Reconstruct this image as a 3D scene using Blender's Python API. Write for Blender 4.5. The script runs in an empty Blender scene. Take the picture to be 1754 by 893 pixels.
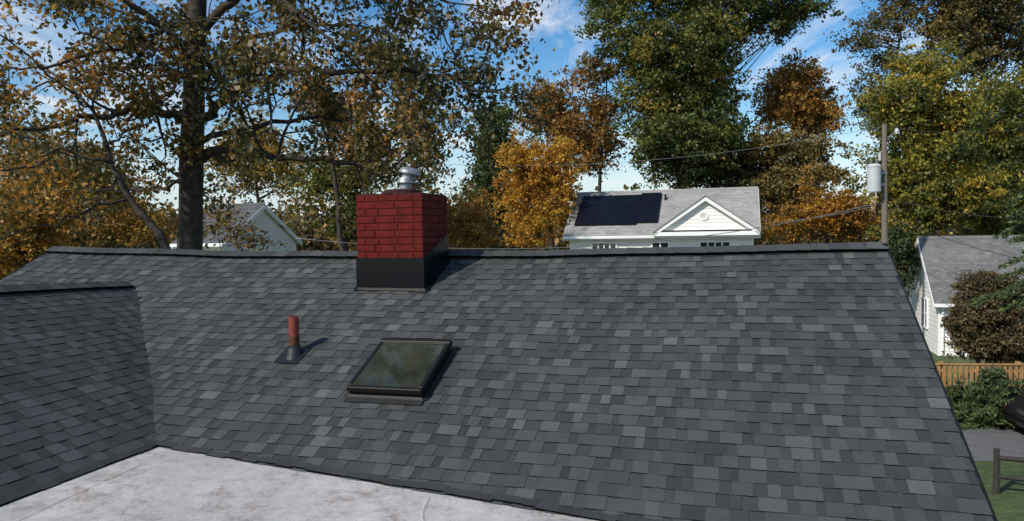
import bpy, math, random
import numpy as np
from mathutils import Vector, Matrix
R = math.radians
random.seed(7); rng = np.random.default_rng(7)
scene = bpy.context.scene; col = scene.collection
F, CX, CY = 1250., 877., 446.5
GZ = -5.0
camM = Matrix.Rotation(R(90-2.15), 3, 'X') @ Matrix.Rotation(R(-0.9), 3, 'Z')
def px(x, y, Y):
    d = camM @ Vector(((x-CX)/F, (CY-y)/F, -1)); return d*(Y/d.y)
AX, AY = .2957, .9553            # up-slope direction in plan
def W(s, t, z): return (AX*s+AY*t, AY*s-AX*t, z)

# ---------------------------------------------------------------- materials
def newmat(name):
    m = bpy.data.materials.new(name); m.use_nodes = True
    nt = m.node_tree; b = nt.nodes['Principled BSDF']
    return m, nt, b
def ramp(nt, stops, fac=None):
    n = nt.nodes.new('ShaderNodeValToRGB'); e = n.color_ramp.elements
    while len(e) < len(stops): e.new(0.5)
    for i, (p, c) in enumerate(stops):
        e[i].position = p; e[i].color = (*c, 1)
    if fac is not None: nt.links.new(fac, n.inputs[0])
    return n
def noise(nt, scale, detail=4, rough=.55, dist=0., vec=None):
    n = nt.nodes.new('ShaderNodeTexNoise'); n.inputs['Scale'].default_value = scale
    n.inputs['Detail'].default_value = detail; n.inputs['Roughness'].default_value = rough
    n.inputs['Distortion'].default_value = dist
    if vec is None:
        tc = nt.nodes.new('ShaderNodeTexCoord'); vec = tc.outputs['Object']
    nt.links.new(vec, n.inputs['Vector']); return n
def mulc(nt, a, b, fac=1., mode='MULTIPLY'):
    n = nt.nodes.new('ShaderNodeMix'); n.data_type = 'RGBA'; n.blend_type = mode
    n.inputs[0].default_value = fac
    nt.links.new(a, n.inputs[6]); nt.links.new(b, n.inputs[7]); return n.outputs[2]
def bump(nt, b, h, strength=.3, dist=.01):
    n = nt.nodes.new('ShaderNodeBump'); n.inputs['Strength'].default_value = strength
    n.inputs['Distance'].default_value = dist
    nt.links.new(h, n.inputs['Height']); nt.links.new(n.outputs[0], b.inputs['Normal'])
def mat(name, c, rough=.6, metal=0., var=.25, scale=6., bmp=0., c2=None, spec=.5):
    m, nt, b = newmat(name)
    n = noise(nt, scale, 6)
    lo = c2 if c2 else tuple(x*(1-var) for x in c)
    r = ramp(nt, [(.3, lo), (.7, c)], n.outputs['Fac'])
    nt.links.new(r.outputs[0], b.inputs['Base Color'])
    b.inputs['Roughness'].default_value = rough; b.inputs['Metallic'].default_value = metal
    b.inputs['Specular IOR Level'].default_value = spec
    if bmp: bump(nt, b, n.outputs['Fac'], bmp)
    return m
def attr(nt, name='v'):
    a = nt.nodes.new('ShaderNodeAttribute'); a.attribute_name = name; return a.outputs['Fac']
def shingle_mat(name, stops, gran=260., large=1.2, gc=.5):
    m, nt, b = newmat(name)
    r = ramp(nt, stops, attr(nt))
    g = noise(nt, gran, 3, .75); gr = ramp(nt, [(.32, (1-gc,)*3), (.68, (1+gc,)*3)], g.outputs['Fac'])
    l = noise(nt, large, 6, .65); lr = ramp(nt, [(.3, (.82, .82, .82)), (.7, (1.13, 1.13, 1.12))], l.outputs['Fac'])
    o = mulc(nt, mulc(nt, r.outputs[0], gr.outputs[0]), lr.outputs[0])
    nt.links.new(o, b.inputs['Base Color']); b.inputs['Roughness'].default_value = .9
    b.inputs['Specular IOR Level'].default_value = .12
    bump(nt, b, g.outputs['Fac'], .5, .003); return m
LF = 1.45
def leaf_mat(name, stops, trans=.35, k=1.):
    m, nt, b = newmat(name)
    stops = [(p, tuple(min(.8, x*LF*k) for x in c)) for p, c in stops]
    r = ramp(nt, stops, attr(nt))
    nt.links.new(r.outputs[0], b.inputs['Base Color']); b.inputs['Roughness'].default_value = .5
    b.inputs['Specular IOR Level'].default_value = .35
    tr = nt.nodes.new('ShaderNodeBsdfTranslucent'); nt.links.new(r.outputs[0], tr.inputs['Color'])
    mx = nt.nodes.new('ShaderNodeMixShader'); mx.inputs[0].default_value = trans
    nt.links.new(b.outputs[0], mx.inputs[1]); nt.links.new(tr.outputs[0], mx.inputs[2])
    nt.links.new(mx.outputs[0], nt.nodes['Material Output'].inputs['Surface']); return m

M = {}
M['shingle'] = shingle_mat('charcoal_shingle', [(0, (.003, .003, .003)), (.1, (.035, .038, .039)), (.5, (.053, .0575, .0585)), (.85, (.083, .0885, .088)), (1, (.104, .11, .108))])
M['shingle_far'] = shingle_mat('pale_grey_shingle', [(0, (.2, .2, .19)), (.5, (.29, .285, .27)), (1, (.37, .365, .35))], 30., .8, .25)
M['shingle_mid'] = shingle_mat('mid_grey_shingle', [(0, (.1, .1, .1)), (.5, (.15, .15, .147)), (1, (.21, .21, .2))], 30., .8, .3)
M['shingle_dark'] = shingle_mat('dark_grey_shingle', [(0, (.06, .065, .07)), (.5, (.1, .105, .11)), (1, (.14, .145, .15))], 30., .8, .3)
M['black'] = mat('black_metal', (.005, .005, .006), .28, 0., .3, 12, spec=.3)
M['vent'] = mat('black_vent_plastic', (.004, .004, .004), .9, spec=.1)
M['bronze'] = mat('dark_bronze_metal', (.014, .013, .012), .4, .1, .3, 9, spec=.3)
M['apron'] = mat('grey_brown_flashing', (.024, .024, .023), .6, .2, .35, 10)
M['galv'] = mat('galvanised_metal', (.36, .37, .38), .5, .6, .5, 14)
M['rubber'] = mat('black_rubber', (.012, .013, .015), .45, 0, .3, 10)
M['whitewall'] = mat('white_siding', (.82, .8, .75), .6, 0, .08, 1.5)
M['creamwall'] = mat('cream_siding', (.55, .53, .46), .6, 0, .1, 1.5)
M['trim'] = mat('white_trim', (.84, .84, .82), .5, 0, .06, 4)
M['darkwood'] = mat('dark_rail_wood', (.04, .034, .028), .85, 0, .5, 10, .3)
M['fencewood'] = mat('golden_fence_wood', (.42, .24, .09), .8, 0, .45, 5)
M['polewood'] = mat('pole_wood', (.2, .165, .13), .9, 0, .5, 14, .4)
M['transformer'] = mat('grey_tank_paint', (.5, .52, .53), .4, 0, .15, 5)
M['wire'] = mat('wire_black', (.02, .02, .02), .6)
M['wirelight'] = mat('wire_grey', (.2, .2, .2), .5)
M['bark'] = mat('bark', (.065, .05, .038), .95, 0, .75, 9, .8)
M['barkpale'] = mat('pale_bark', (.12, .1, .08), .95, 0, .6, 7, .8)
M['asphalt'] = mat('asphalt', (.13, .13, .132), .9, 0, .3, 3)
M['carpaint'] = mat('black_car_paint', (.012, .012, .016), .2, 0, .2, 3)
M['tyre'] = mat('tyre_rubber', (.015, .015, .015), .9, 0, .2, 8)
M['rimmetal'] = mat('wheel_rim_metal', (.4, .4, .42), .35, .8, .2, 8)
M['lamp'] = mat('lamp_plastic_red', (.2, .012, .012), .2, 0, .2, 8)
m, nt, b = newmat('red_painted_brick')
n1 = noise(nt, 9, 6, .65); n2 = noise(nt, 70, 4, .7)
r1 = ramp(nt, [(.25, (.05, .0065, .005)), (.5, (.11, .0085, .006)), (.8, (.16, .015, .011))], n1.outputs['Fac'])
r2 = ramp(nt, [(.3, (.6, .6, .6)), (.6, (1.12, 1.12, 1.12))], n2.outputs['Fac'])
nt.links.new(mulc(nt, r1.outputs[0], r2.outputs[0]), b.inputs['Base Color'])
b.inputs['Roughness'].default_value = .7; b.inputs['Specular IOR Level'].default_value = .15; bump(nt, b, n2.outputs['Fac'], .9, .01); M['brick'] = m
M['mortar'] = mat('red_painted_mortar', (.07, .007, .006), .8, 0, .4, 20, spec=.15)
M['crown'] = mat('dark_red_crown', (.05, .014, .012), .8, 0, .7, 20, spec=.2)
m, nt, b = newmat('rusty_red_pipe')
n1 = noise(nt, 30, 6, .7)
r1 = ramp(nt, [(.35, (.09, .02, .014)), (.55, (.2, .03, .022)), (.75, (.26, .07, .05))], n1.outputs['Fac'])
nt.links.new(r1.outputs[0], b.inputs['Base Color']); b.inputs['Roughness'].default_value = .75
bump(nt, b, n1.outputs['Fac'], .4, .004); M['pipe'] = m
M['rust'] = mat('rust_brown', (.1, .045, .02), .9, 0, .7, 30, .5)
m, nt, b = newmat('skylight_glass')
n1 = noise(nt, 5, 5, .6); r1 = ramp(nt, [(.35, (.018, .021, .014)), (.65, (.038, .042, .028))], n1.outputs['Fac'])
nt.links.new(r1.outputs[0], b.inputs['Base Color']); b.inputs['Roughness'].default_value = .03
b.inputs['IOR'].default_value = 1.5; M['glass'] = m
m, nt, b = newmat('window_glass')
b.inputs['Base Color'].default_value = (.03, .035, .04, 1); b.inputs['Roughness'].default_value = .05; M['pane'] = m
m, nt, b = newmat('solar_cell')
n1 = noise(nt, 2, 2); r1 = ramp(nt, [(.3, (.005, .006, .012)), (.7, (.007, .009, .017))], n1.outputs['Fac'])
nt.links.new(r1.outputs[0], b.inputs['Base Color']); b.inputs['Roughness'].default_value = .3; b.inputs['Specular IOR Level'].default_value = .15; M['solar'] = m
m, nt, b = newmat('silver_roof_coating')
n1 = noise(nt, .8, 9, .62, .3); n2 = noise(nt, 8, 10, .8, .1); n3 = noise(nt, 90, 4, .75); n4 = noise(nt, 2.4, 9, .78, .3); n5 = noise(nt, 18, 8, .85, .2); n6 = noise(nt, 5, 10, .8, .3)
r1 = ramp(nt, [(.32, (.37, .36, .35)), (.5, (.46, .453, .442)), (.7, (.54, .535, .525))], n1.outputs['Fac'])
r2 = ramp(nt, [(.3, (.58, .56, .55)), (.48, (.94, .94, .93)), (.75, (1.18, 1.18, 1.18))], n2.outputs['Fac'])
r3 = ramp(nt, [(.3, (.8, .8, .8)), (.6, (1.08, 1.08, 1.08))], n3.outputs['Fac'])
r4 = ramp(nt, [(.37, (.66, .52, .47)), (.47, (1, .965, .95)), (.9, (1, 1, 1))], n4.outputs['Fac'])
r5 = ramp(nt, [(.29, (.32, .3, .29)), (.35, (1, 1, 1)), (.9, (1, 1, 1))], n5.outputs['Fac'])
r6 = ramp(nt, [(.4, (.78, .775, .77)), (.47, (1, 1, 1)), (.58, (1, 1, 1)), (.63, (1.18, 1.18, 1.18))], n6.outputs['Fac'])
o = mulc(nt, mulc(nt, mulc(nt, mulc(nt, mulc(nt, r1.outputs[0], r2.outputs[0]), r3.outputs[0]), r4.outputs[0]), r5.outputs[0]), r6.outputs[0])
nt.links.new(o, b.inputs['Base Color']); b.inputs['Roughness'].default_value = .65
bump(nt, b, n2.outputs['Fac'], .4, .015); M['silver'] = m
m, nt, b = newmat('lawn_with_leaves')
n1 = noise(nt, .35, 8, .65); n2 = noise(nt, 6, 6, .75)
r1 = ramp(nt, [(.35, (.045, .07, .02)), (.55, (.07, .1, .03)), (.7, (.12, .1, .04))], n1.outputs['Fac'])
r2 = ramp(nt, [(.4, (.6, .6, .6)), (.58, (1.1, 1.1, 1)), (.66, (2.2, 1.4, .8))], n2.outputs['Fac'])
nt.links.new(mulc(nt, r1.outputs[0], r2.outputs[0]), b.inputs['Base Color']); b.inputs['Roughness'].default_value = .95
bump(nt, b, n2.outputs['Fac'], .6, .05); M['ground'] = m

M['l_oak'] = leaf_mat('oak_leaves', [(0, (.026, .028, .011)), (.35, (.07, .066, .019)), (.6, (.12, .085, .022)), (.82, (.2, .105, .023)), (1, (.32, .15, .025))], .35)
M['l_left'] = leaf_mat('left_tree_leaves', [(0, (.035, .045, .013)), (.35, (.1, .085, .02)), (.6, (.22, .115, .02)), (.8, (.36, .16, .022)), (1, (.42, .27, .035))], .4)
M['l_orange'] = leaf_mat('orange_leaves', [(0, (.055, .05, .016)), (.3, (.16, .095, .018)), (.6, (.34, .15, .02)), (1, (.44, .28, .035))], .4, .95)
M['l_gold'] = leaf_mat('gold_leaves', [(0, (.04, .05, .014)), (.3, (.13, .11, .02)), (.6, (.3, .17, .022)), (1, (.42, .27, .03))], .4)
M['l_rust'] = leaf_mat('rust_leaves', [(0, (.045, .04, .014)), (.4, (.125, .075, .02)), (.75, (.25, .12, .024)), (1, (.32, .19, .034))], .35)
M['l_green'] = leaf_mat('green_leaves', [(0, (.016, .026, .008)), (.4, (.05, .066, .015)), (.7, (.1, .108, .02)), (1, (.24, .16, .028))], .35)
M['l_darkgreen'] = leaf_mat('dark_green_leaves', [(0, (.014, .022, .009)), (.5, (.036, .052, .017)), (1, (.095, .11, .03))], .25)
M['l_yellow'] = leaf_mat('yellow_green_leaves', [(0, (.026, .038, .012)), (.35, (.078, .095, .02)), (.6, (.22, .185, .028)), (1, (.44, .28, .035))], .4)
M['l_olive'] = leaf_mat('olive_brown_leaves', [(0, (.026, .03, .012)), (.5, (.072, .064, .02)), (1, (.18, .12, .033))], .3)
M['l_maroon'] = leaf_mat('maroon_brown_leaves', [(0, (.02, .019, .011)), (.5, (.06, .044, .022)), (1, (.12, .088, .036))], .3)
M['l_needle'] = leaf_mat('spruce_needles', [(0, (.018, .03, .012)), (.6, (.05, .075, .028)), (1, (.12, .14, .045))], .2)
M['l_woods'] = leaf_mat('distant_foliage', [(0, (.03, .03, .015)), (.4, (.07, .06, .02)), (.7, (.16, .09, .025)), (1, (.3, .14, .03))], .3)

# ---------------------------------------------------------------- mesh helpers
class MB:
    def __init__(self): self.v = []; self.f = []; self.a = []
    def face(self, pts, v=.5):
        n = len(self.v); self.v += [tuple(p) for p in pts]; self.f.append(tuple(range(n, n+len(pts)))); self.a.append(v)
    def box(self, f, a0, a1, b0, b1, c0, c1, v=.5):
        n = len(self.v)
        for c in (c0, c1):
            for (a, b_) in ((a0, b0), (a1, b0), (a1, b1), (a0, b1)): self.v.append(tuple(f(a, b_, c)))
        for q in ((0, 3, 2, 1), (4, 5, 6, 7), (0, 1, 5, 4), (1, 2, 6, 5), (2, 3, 7, 6), (3, 0, 4, 7)):
            self.f.append(tuple(n+i for i in q)); self.a.append(v)
    def tube(self, pts, rad, sides=7, cap=True, v=.5):
        pts = [Vector(p) for p in pts]; n0 = len(self.v); k = len(pts)
        if not hasattr(rad, '__len__'): rad = [rad]*k
        d = (pts[1]-pts[0]).normalized()
        ref = Vector((0, 0, 1)) if abs(d.z) < .9 else Vector((1, 0, 0))
        u = d.cross(ref).normalized()
        for i, p in enumerate(pts):
            d = (pts[min(i+1, k-1)]-pts[max(i-1, 0)])
            if d.length < 1e-9: d = Vector((0, 0, 1))
            d.normalize()
            u = (u-d*u.dot(d)); u.normalize(); w = d.cross(u)
            for j in range(sides):
                a = 2*math.pi*j/sides
                self.v.append(tuple(p+(u*math.cos(a)+w*math.sin(a))*rad[i]))
        for i in range(k-1):
            for j in range(sides):
                j2 = (j+1) % sides
                self.f.append((n0+i*sides+j, n0+i*sides+j2, n0+(i+1)*sides+j2, n0+(i+1)*sides+j)); self.a.append(v)
        if cap:
            self.f.append(tuple(n0+j for j in range(sides))[::-1]); self.a.append(v)
            self.f.append(tuple(n0+(k-1)*sides+j for j in range(sides))); self.a.append(v)
    def loft(self, rings, v=.5):
        n0 = len(self.v); m_ = len(rings[0])
        for r_ in rings: self.v += [tuple(p) for p in r_]
        for i in range(len(rings)-1):
            for j in range(m_):
                j2 = (j+1) % m_
                self.f.append((n0+i*m_+j, n0+i*m_+j2, n0+(i+1)*m_+j2, n0+(i+1)*m_+j)); self.a.append(v)
        self.f.append(tuple(n0+j for j in range(m_))[::-1]); self.a.append(v)
        self.f.append(tuple(n0+(len(rings)-1)*m_+j for j in range(m_))); self.a.append(v)
    def lathe(self, prof, M4, n=24, v=.5):
        n0 = len(self.v)
        for (r, z) in prof:
            for j in range(n):
                a = 2*math.pi*j/n; self.v.append(tuple(M4 @ Vector((r*math.cos(a), r*math.sin(a), z))))
        for i in range(len(prof)-1):
            for j in range(n):
                j2 = (j+1) % n
                self.f.append((n0+i*n+j, n0+i*n+j2, n0+(i+1)*n+j2, n0+(i+1)*n+j)); self.a.append(v)
    def build(self, name, m, parent=None, smooth=False, bevel=0):
        me = bpy.data.meshes.new(name); me.from_pydata(self.v, [], self.f)
        at = me.attributes.new('v', 'FLOAT', 'FACE'); at.data.foreach_set('value', np.array(self.a, dtype=np.float32))
        me.materials.append(m)
        if smooth: me.polygons.foreach_set('use_smooth', [True]*len(me.polygons))
        me.update()
        o = bpy.data.objects.new(name, me); col.objects.link(o)
        if parent: o.parent = parent; o.matrix_parent_inverse = Matrix.Translation(-Vector(parent.location))
        if bevel:
            b = o.modifiers.new('bevel', 'BEVEL'); b.width = bevel; b.segments = 1; b.limit_method = 'ANGLE'
        return o
def tag(o, label=None, cat=None, group=None, kind=None):
    if label: o['label'] = label
    if cat: o['category'] = cat
    if group: o['group'] = group
    if kind: o['kind'] = kind
    return o
def empty(name, loc, label, cat, group=None):
    o = bpy.data.objects.new(name, None); col.objects.link(o); o.location = loc
    o.empty_display_size = .2
    return tag(o, label, cat, group)
def leaves_mesh(name, P, size, v, m, parent, aspect=.5, droop=0.):
    P = np.asarray(P, dtype=np.float64); n = len(P)
    a = rng.normal(size=(n, 3)); a[:, 2] -= droop; a /= np.linalg.norm(a, axis=1)[:, None]
    c = rng.normal(size=(n, 3)); b = np.cross(a, c); b /= np.linalg.norm(b, axis=1)[:, None]
    nn = np.cross(a, b)
    s = (size*rng.uniform(.55, 1.3, n))[:, None]
    w = s*aspect
    V = np.empty((n, 4, 3)); V[:, 0] = P-a*s*.5; V[:, 1] = P+b*w*.5+nn*s*.1+a*s*.08; V[:, 2] = P+a*s*.5; V[:, 3] = P-b*w*.5+nn*s*.1+a*s*.08
    me = bpy.data.meshes.new(name)
    me.vertices.add(4*n); me.vertices.foreach_set('co', V.reshape(-1))
    me.loops.add(4*n); me.loops.foreach_set('vertex_index', np.arange(4*n, dtype=np.int32))
    me.polygons.add(n); me.polygons.foreach_set('loop_start', np.arange(0, 4*n, 4, dtype=np.int32))
    me.polygons.foreach_set('loop_total', np.full(n, 4, dtype=np.int32))
    me.update(calc_edges=True)
    at = me.attributes.new('v', 'FLOAT', 'FACE'); at.data.foreach_set('value', np.clip(v, 0, 1).astype(np.float32))
    me.materials.append(m)
    o = bpy.data.objects.new(name, me); col.objects.link(o)
    if parent: o.parent = parent; o.matrix_parent_inverse = Matrix.Translation(-Vector(parent.location))
    return o
def sub(mb, name, m, part, **k):
    o = mb.build(name, m, None, **k); o.parent = part
    return o

# ================================================================ OUR HOUSE
SR, MS = 6.83, .475
def zm(s, t):
    c = abs(SR-s); s2 = SR-c
    k = max(0., min(1., (s2-4)/2.83))
    return -.145+MS*(s2-SR) + (-.066+.07*((t+2.6)/4.6)**2)*k + .003*math.sin(2.1*t+1.3*s)+.003*math.sin(3.7*t-2.1*s+1) - .004*math.exp(-((t+5.3)/.9)**2)*k - .03*math.exp(-((t+6.2)/1.2)**2)*max(0, 1-abs(c-.9)/.7)
NL = math.hypot(MS, 1)
def mainf(u, c, h):
    s = SR-c; x, y, z = W(s, u, zm(s, u)); return (x-AX*MS/NL*h, y-AY*MS/NL*h, z+h/NL)
def mainb(u, c, h):
    s = SR+c; x, y, z = W(s, u, zm(s, u)); return (x+AX*MS/NL*h, y+AY*MS/NL*h, z+h/NL)
TC, MW = -6.16, .43
NW = math.hypot(MW, 1)
def wingf(u, c, h):
    z = -.473+.04*(6.138-u)*max(0, 1-c/2.3)-MW*c+.004*math.sin(2.5*u+c)
    x, y, z = W(u, TC+c, z); return (x+AY*MW/NW*h, y-AX*MW/NW*h, z+h/NW)
def wingb(u, c, h):
    z = -.473+.04*(6.138-u)*max(0, 1-c/2.3)-MW*c
    x, y, z = W(u, TC-c, z); return (x-AY*MW/NW*h, y+AX*MW/NW*h, z+h/NW)
def shingles(mb, f, u0, u1, cmax, dc, seed, k=1.):
    rn = random.Random(seed); c = cmax
    while c > -.01:
        u = u0-rn.random()*.1; tab = rn.random() < .5; crs = rn.gauss(0, .02)
        while u < u1:
            w = rn.uniform(.055, .15) if tab else rn.uniform(.04, .1)
            ua, ub = max(u, u0), min(u+w, u1)
            if ub > ua+.003:
                hb = .0092*k if tab else .006*k
                v = min(.95, max(.18, rn.gauss(.6, .14*k)+crs)) if tab else min(.85, max(.14, rn.gauss(.37, .11*k)+crs))
                cb = c+(rn.uniform(-.0006, .0006)); ct = max(c-dc*1.15, 0)
                ht = hb-.005*k
                p = [f(ua, cb, hb), f(ub, cb, hb), f(ub, ct, ht), f(ua, ct, ht)]
                mb.face(p, v)
                q = [f(ua, cb, 0), f(ub, cb, 0)]
                mb.face([q[0], q[1], p[1], p[0]], 0)
                if tab:
                    mb.face([f(ua, cb, 0), p[0], p[3], f(ua, ct, 0)], .03)
                    mb.face([f(ub, cb, 0), p[1], p[2], f(ub, ct, 0)], .03)
            u += w; tab = (not tab) if rn.random() < .8 else tab
        c -= dc
def caps(mb, vb, fl, fr, u0, u1, w=.13, rs=.03, step=.145, seed=1):
    rn = random.Random(seed); u = u0
    def apex(u, h):
        a, b = Vector(fl(u, 0, h)), Vector(fr(u, 0, h)); p = (a+b)/2; p.z += h*.1; return p
    while u < u1:
        ue = min(u+step*1.25, u1+.02); v = min(1, max(.12, rn.gauss(.5, .12)))
        h0, h1 = rs+.007+rn.uniform(-.0005, .001), rs+.001
        w_ = w+rn.uniform(-.002, .002)
        for f in (fl, fr):
            a = [f(u, w_, h0), f(ue, w_, h1), apex(ue, h1), apex(u, h0)]; mb.face(a, v)
            mb.face([f(u, w_, h0-.006), f(ue, w_, h1-.004), a[1], a[0]], 0)
            mb.face([f(u, w_, h0-.006), f(u, 0, h0-.006), a[3], a[0]], 0.05)
            vb.face([f(u, w-.012, 0), f(ue, w-.012, 0), f(ue, w-.012, rs), f(u, w-.012, rs)])
            vb.face([f(u, w-.012, rs), f(ue, w-.012, rs), f(ue, .01, rs), f(u, .01, rs)])
        u += step
house = empty('house', W(0, -3, GZ), 'dark shingled house in the foreground with red brick chimney, skylight and silver flat roof', 'house')
T0, T1 = -7.95, 1.2
DC = .094
mb = MB(); shingles(mb, mainf, T0, T1, 3.2, DC, 11)
main_roof = mb.build('roof', M['shingle'], house); main_roof['label'] = 'long charcoal shingled slope rising to the sagging ridge'
mb = MB(); shingles(mb, mainb, T0, T1, 3.1, DC, 12); mb.build('rear_roof', M['shingle'], house)
mb = MB(); shingles(mb, wingf, -2.5, 6.35, 2.34, DC, 13, .7); w_ = mb.build('wing_roof', M['shingle'], house); w_['label'] = 'shaded shingled slope of the side wing at lower left'
mb = MB(); shingles(mb, wingb, -2.5, 6.35, 2.34, DC, 14); mb.build('wing_rear_roof', M['shingle'], house)
mb = MB()
for f, u0, u1, c1 in ((mainf, T0, T1, 3.2), (mainb, T0, T1, 3.1), (wingf, -2.5, 6.2, 2.3), (wingb, -2.5, 6.2, 2.3)):
    n = 24
    for i in range(n):
        ua, ub = u0+(u1-u0)*i/n, u0+(u1-u0)*(i+1)/n
        for j in range(6):
            ca, cb = c1*j/6, c1*(j+1)/6
            mb.face([f(ua, ca, -.006), f(ub, ca, -.006), f(ub, cb, -.006), f(ua, cb, -.006)])
            mb.face([f(ua, ca, -.09), f(ub, ca, -.09), f(ub, cb, -.09), f(ua, cb, -.09)])
    for j in range(6):
        ca, cb = c1*j/6, c1*(j+1)/6
        for ue in (u0, u1): mb.face([f(ue, ca, .006), f(ue, cb, .006), f(ue, cb, -.09), f(ue, ca, -.09)])
mb.build('roof_deck', M['black'], house)
mb = MB(); vb = MB(); caps(mb, vb, mainf, mainb, T0, T1-.02, .1, .04, .145, 3)
mb.build('ridge_cap', M['shingle'], house); vb.build('ridge_vent', M['vent'], house)
mb = MB(); vb = MB(); caps(mb, vb, wingf, wingb, -2.5, 6.1, .11, .03, .145, 5)
mb.build('wing_ridge_cap', M['shingle'], house); vb.build('wing_ridge_vent', M['vent'], house)
for f in (mainf, mainb):
    for (a, b_) in ((T0-.03, T0+.004), (T1-.004, T1+.015)):
        mb = MB()
        for j in range(12):
            ca, cb = 3.1*j/12, 3.1*(j+1)/12
            mb.face([f(a, ca, .004), f(b_, ca, .004), f(b_, cb, .004), f(a, cb, .004)])
            e = a if a < -5 else b_
            mb.face([f(e, ca, .004), f(e, cb, .004), f(e, cb, -.1), f(e, ca, -.1)])
        mb.build('drip_edge', M['bronze'], house)
def flatz(t): return -1.453-.034*(t+3.84)
mb = MB()
nt_, ns_ = 50, 70
def fp(t, s): return W(s, t, flatz(t)+.004*math.sin(1.7*s+2.3*t)*math.cos(2.9*t+.5)*(1 if s < 3.6 else .3))
for i in range(nt_):
    for j in range(ns_):
        ta, tb = -4.05+5.2*i/nt_, -4.05+5.2*(i+1)/nt_; sa, sb = -3+7.2*j/ns_, -3+7.2*(j+1)/ns_
        mb.face([fp(ta, sa), fp(tb, sa), fp(tb, sb), fp(ta, sb)])
flat = mb.build('flat_roof', M['silver'], house, smooth=True)
flat['label'] = 'patchy silver coated flat roof at the bottom'
def seam(p, q, w=.012, h=.004):
    mb = MB()
    (s0, t0), (s1, t1) = p, q; L = math.hypot(s1-s0, t1-t0); nx, ny = -(t1-t0)/L*w, (s1-s0)/L*w
    n = 10
    for i in range(n):
        a, b_ = i/n, (i+1)/n
        P = [(s0+(s1-s0)*a, t0+(t1-t0)*a), (s0+(s1-s0)*b_, t0+(t1-t0)*b_)]
        z = lambda s, t, o: Vector(fp(t, s))+Vector((0, 0, o))
        j0, j1 = .006*math.sin(i*2.3+s0*9), .006*math.sin((i+1)*2.3+s0*9)
        for sg in (1, -1):
            mb.face([z(P[0][0]+nx*sg+j0, P[0][1]+ny*sg, .0015), z(P[1][0]+nx*sg+j1, P[1][1]+ny*sg, .0015), z(P[1][0]+j1, P[1][1], h), z(P[0][0]+j0, P[0][1], h)])
    mb.build('membrane_seam', M['silver'], house)
seam((3.85, -1.72), (3.62, -1.66), .01); seam((3.62, -1.66), (3.5, -1.85), .01); seam((3.62, -1.66), (3.3, -1.5), .01)
seam((3.72, -3.7), (2.2, -3.55), .02, .003)
mb = MB(); rn = random.Random(4)
def scut(t): return 4.08-.0715*(t+3.84)
t = -3.9; j = 0
while t < T1:
    t2 = min(t+rn.uniform(.06, .16), T1); d = rn.uniform(-.008, .012)
    a = []
    for (tt) in (t, t2): a.append(SR-scut(tt)+.004+d)
    top = [mainf(t, a[0], .02), mainf(t2, a[1], .02), mainf(t2, a[1]-.05, .012), mainf(t, a[0]-.05, .012)]
    mb.face(top, rn.uniform(.12, .35)); mb.face([mainf(t, a[0], -.02), mainf(t2, a[1], -.02), top[1], top[0]], 0)
    t = t2
u = -2.5
while u < 4.1:
    u2 = u+rn.uniform(.08, .2); d = rn.uniform(-.008, .008); c = 2.29+d
    top = [wingf(u, c, .02), wingf(u2, c, .02), wingf(u2, c-.05, .012), wingf(u, c-.05, .012)]
    mb.face(top, rn.uniform(.12, .35)); mb.face([wingf(u, c, -.02), wingf(u2, c, -.02), top[1], top[0]], 0)
    u = u2
mb.build('starter_edge', M['shingle'], house)
def siding(mb, pf, u0, u1, z0, z1, zfun=None, bd=.16):
    z = z0
    while z < z1:
        zt = min(z+bd, z1)
        a0, a1 = zfun(z, u0, u1) if zfun else (u0, u1)
        b0, b1 = zfun(zt, u0, u1) if zfun else (u0, u1)
        if a1 > a0:
            mb.face([pf(a0, .022, z), pf(a1, .022, z), pf(b1, .004, zt), pf(b0, .004, zt)])
            mb.face([pf(a0, 0, z), pf(a1, 0, z), pf(a1, .022, z), pf(a0, .022, z)])
        z = zt
def gable_fun(mid, ze, za, slope):
    def fn(z, u0, u1):
        if z <= ze: return u0, u1
        h = max(0, (za-z)/slope); return max(u0, mid-h), min(u1, mid+h)
    return fn
mb = MB()
tR, tL = T1-.22, T0+.2
g = gable_fun(SR, -1.62, -.3, MS)
siding(mb, lambda u, o, z: W(u, tR+o, z), 3.95, 9.7, GZ, -.35, g)
siding(mb, lambda u, o, z: W(u, tL-o, z), 3.95, 9.7, GZ, -.35, g)
siding(mb, lambda u, o, z: W(9.7+o, u, z), tL, tR, GZ, -1.68)
siding(mb, lambda u, o, z: W(u, tR-.02+o, z), -2.9, 3.95, GZ, -1.66)
siding(mb, lambda u, o, z: W(-2.9-o, u, z), -8.3, tR, GZ, -1.66)
siding(mb, lambda u, o, z: W(u, -8.3-o, z), -2.9, 4.2, GZ, -1.5)
mb.build('wall', M['creamwall'], house)

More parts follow.
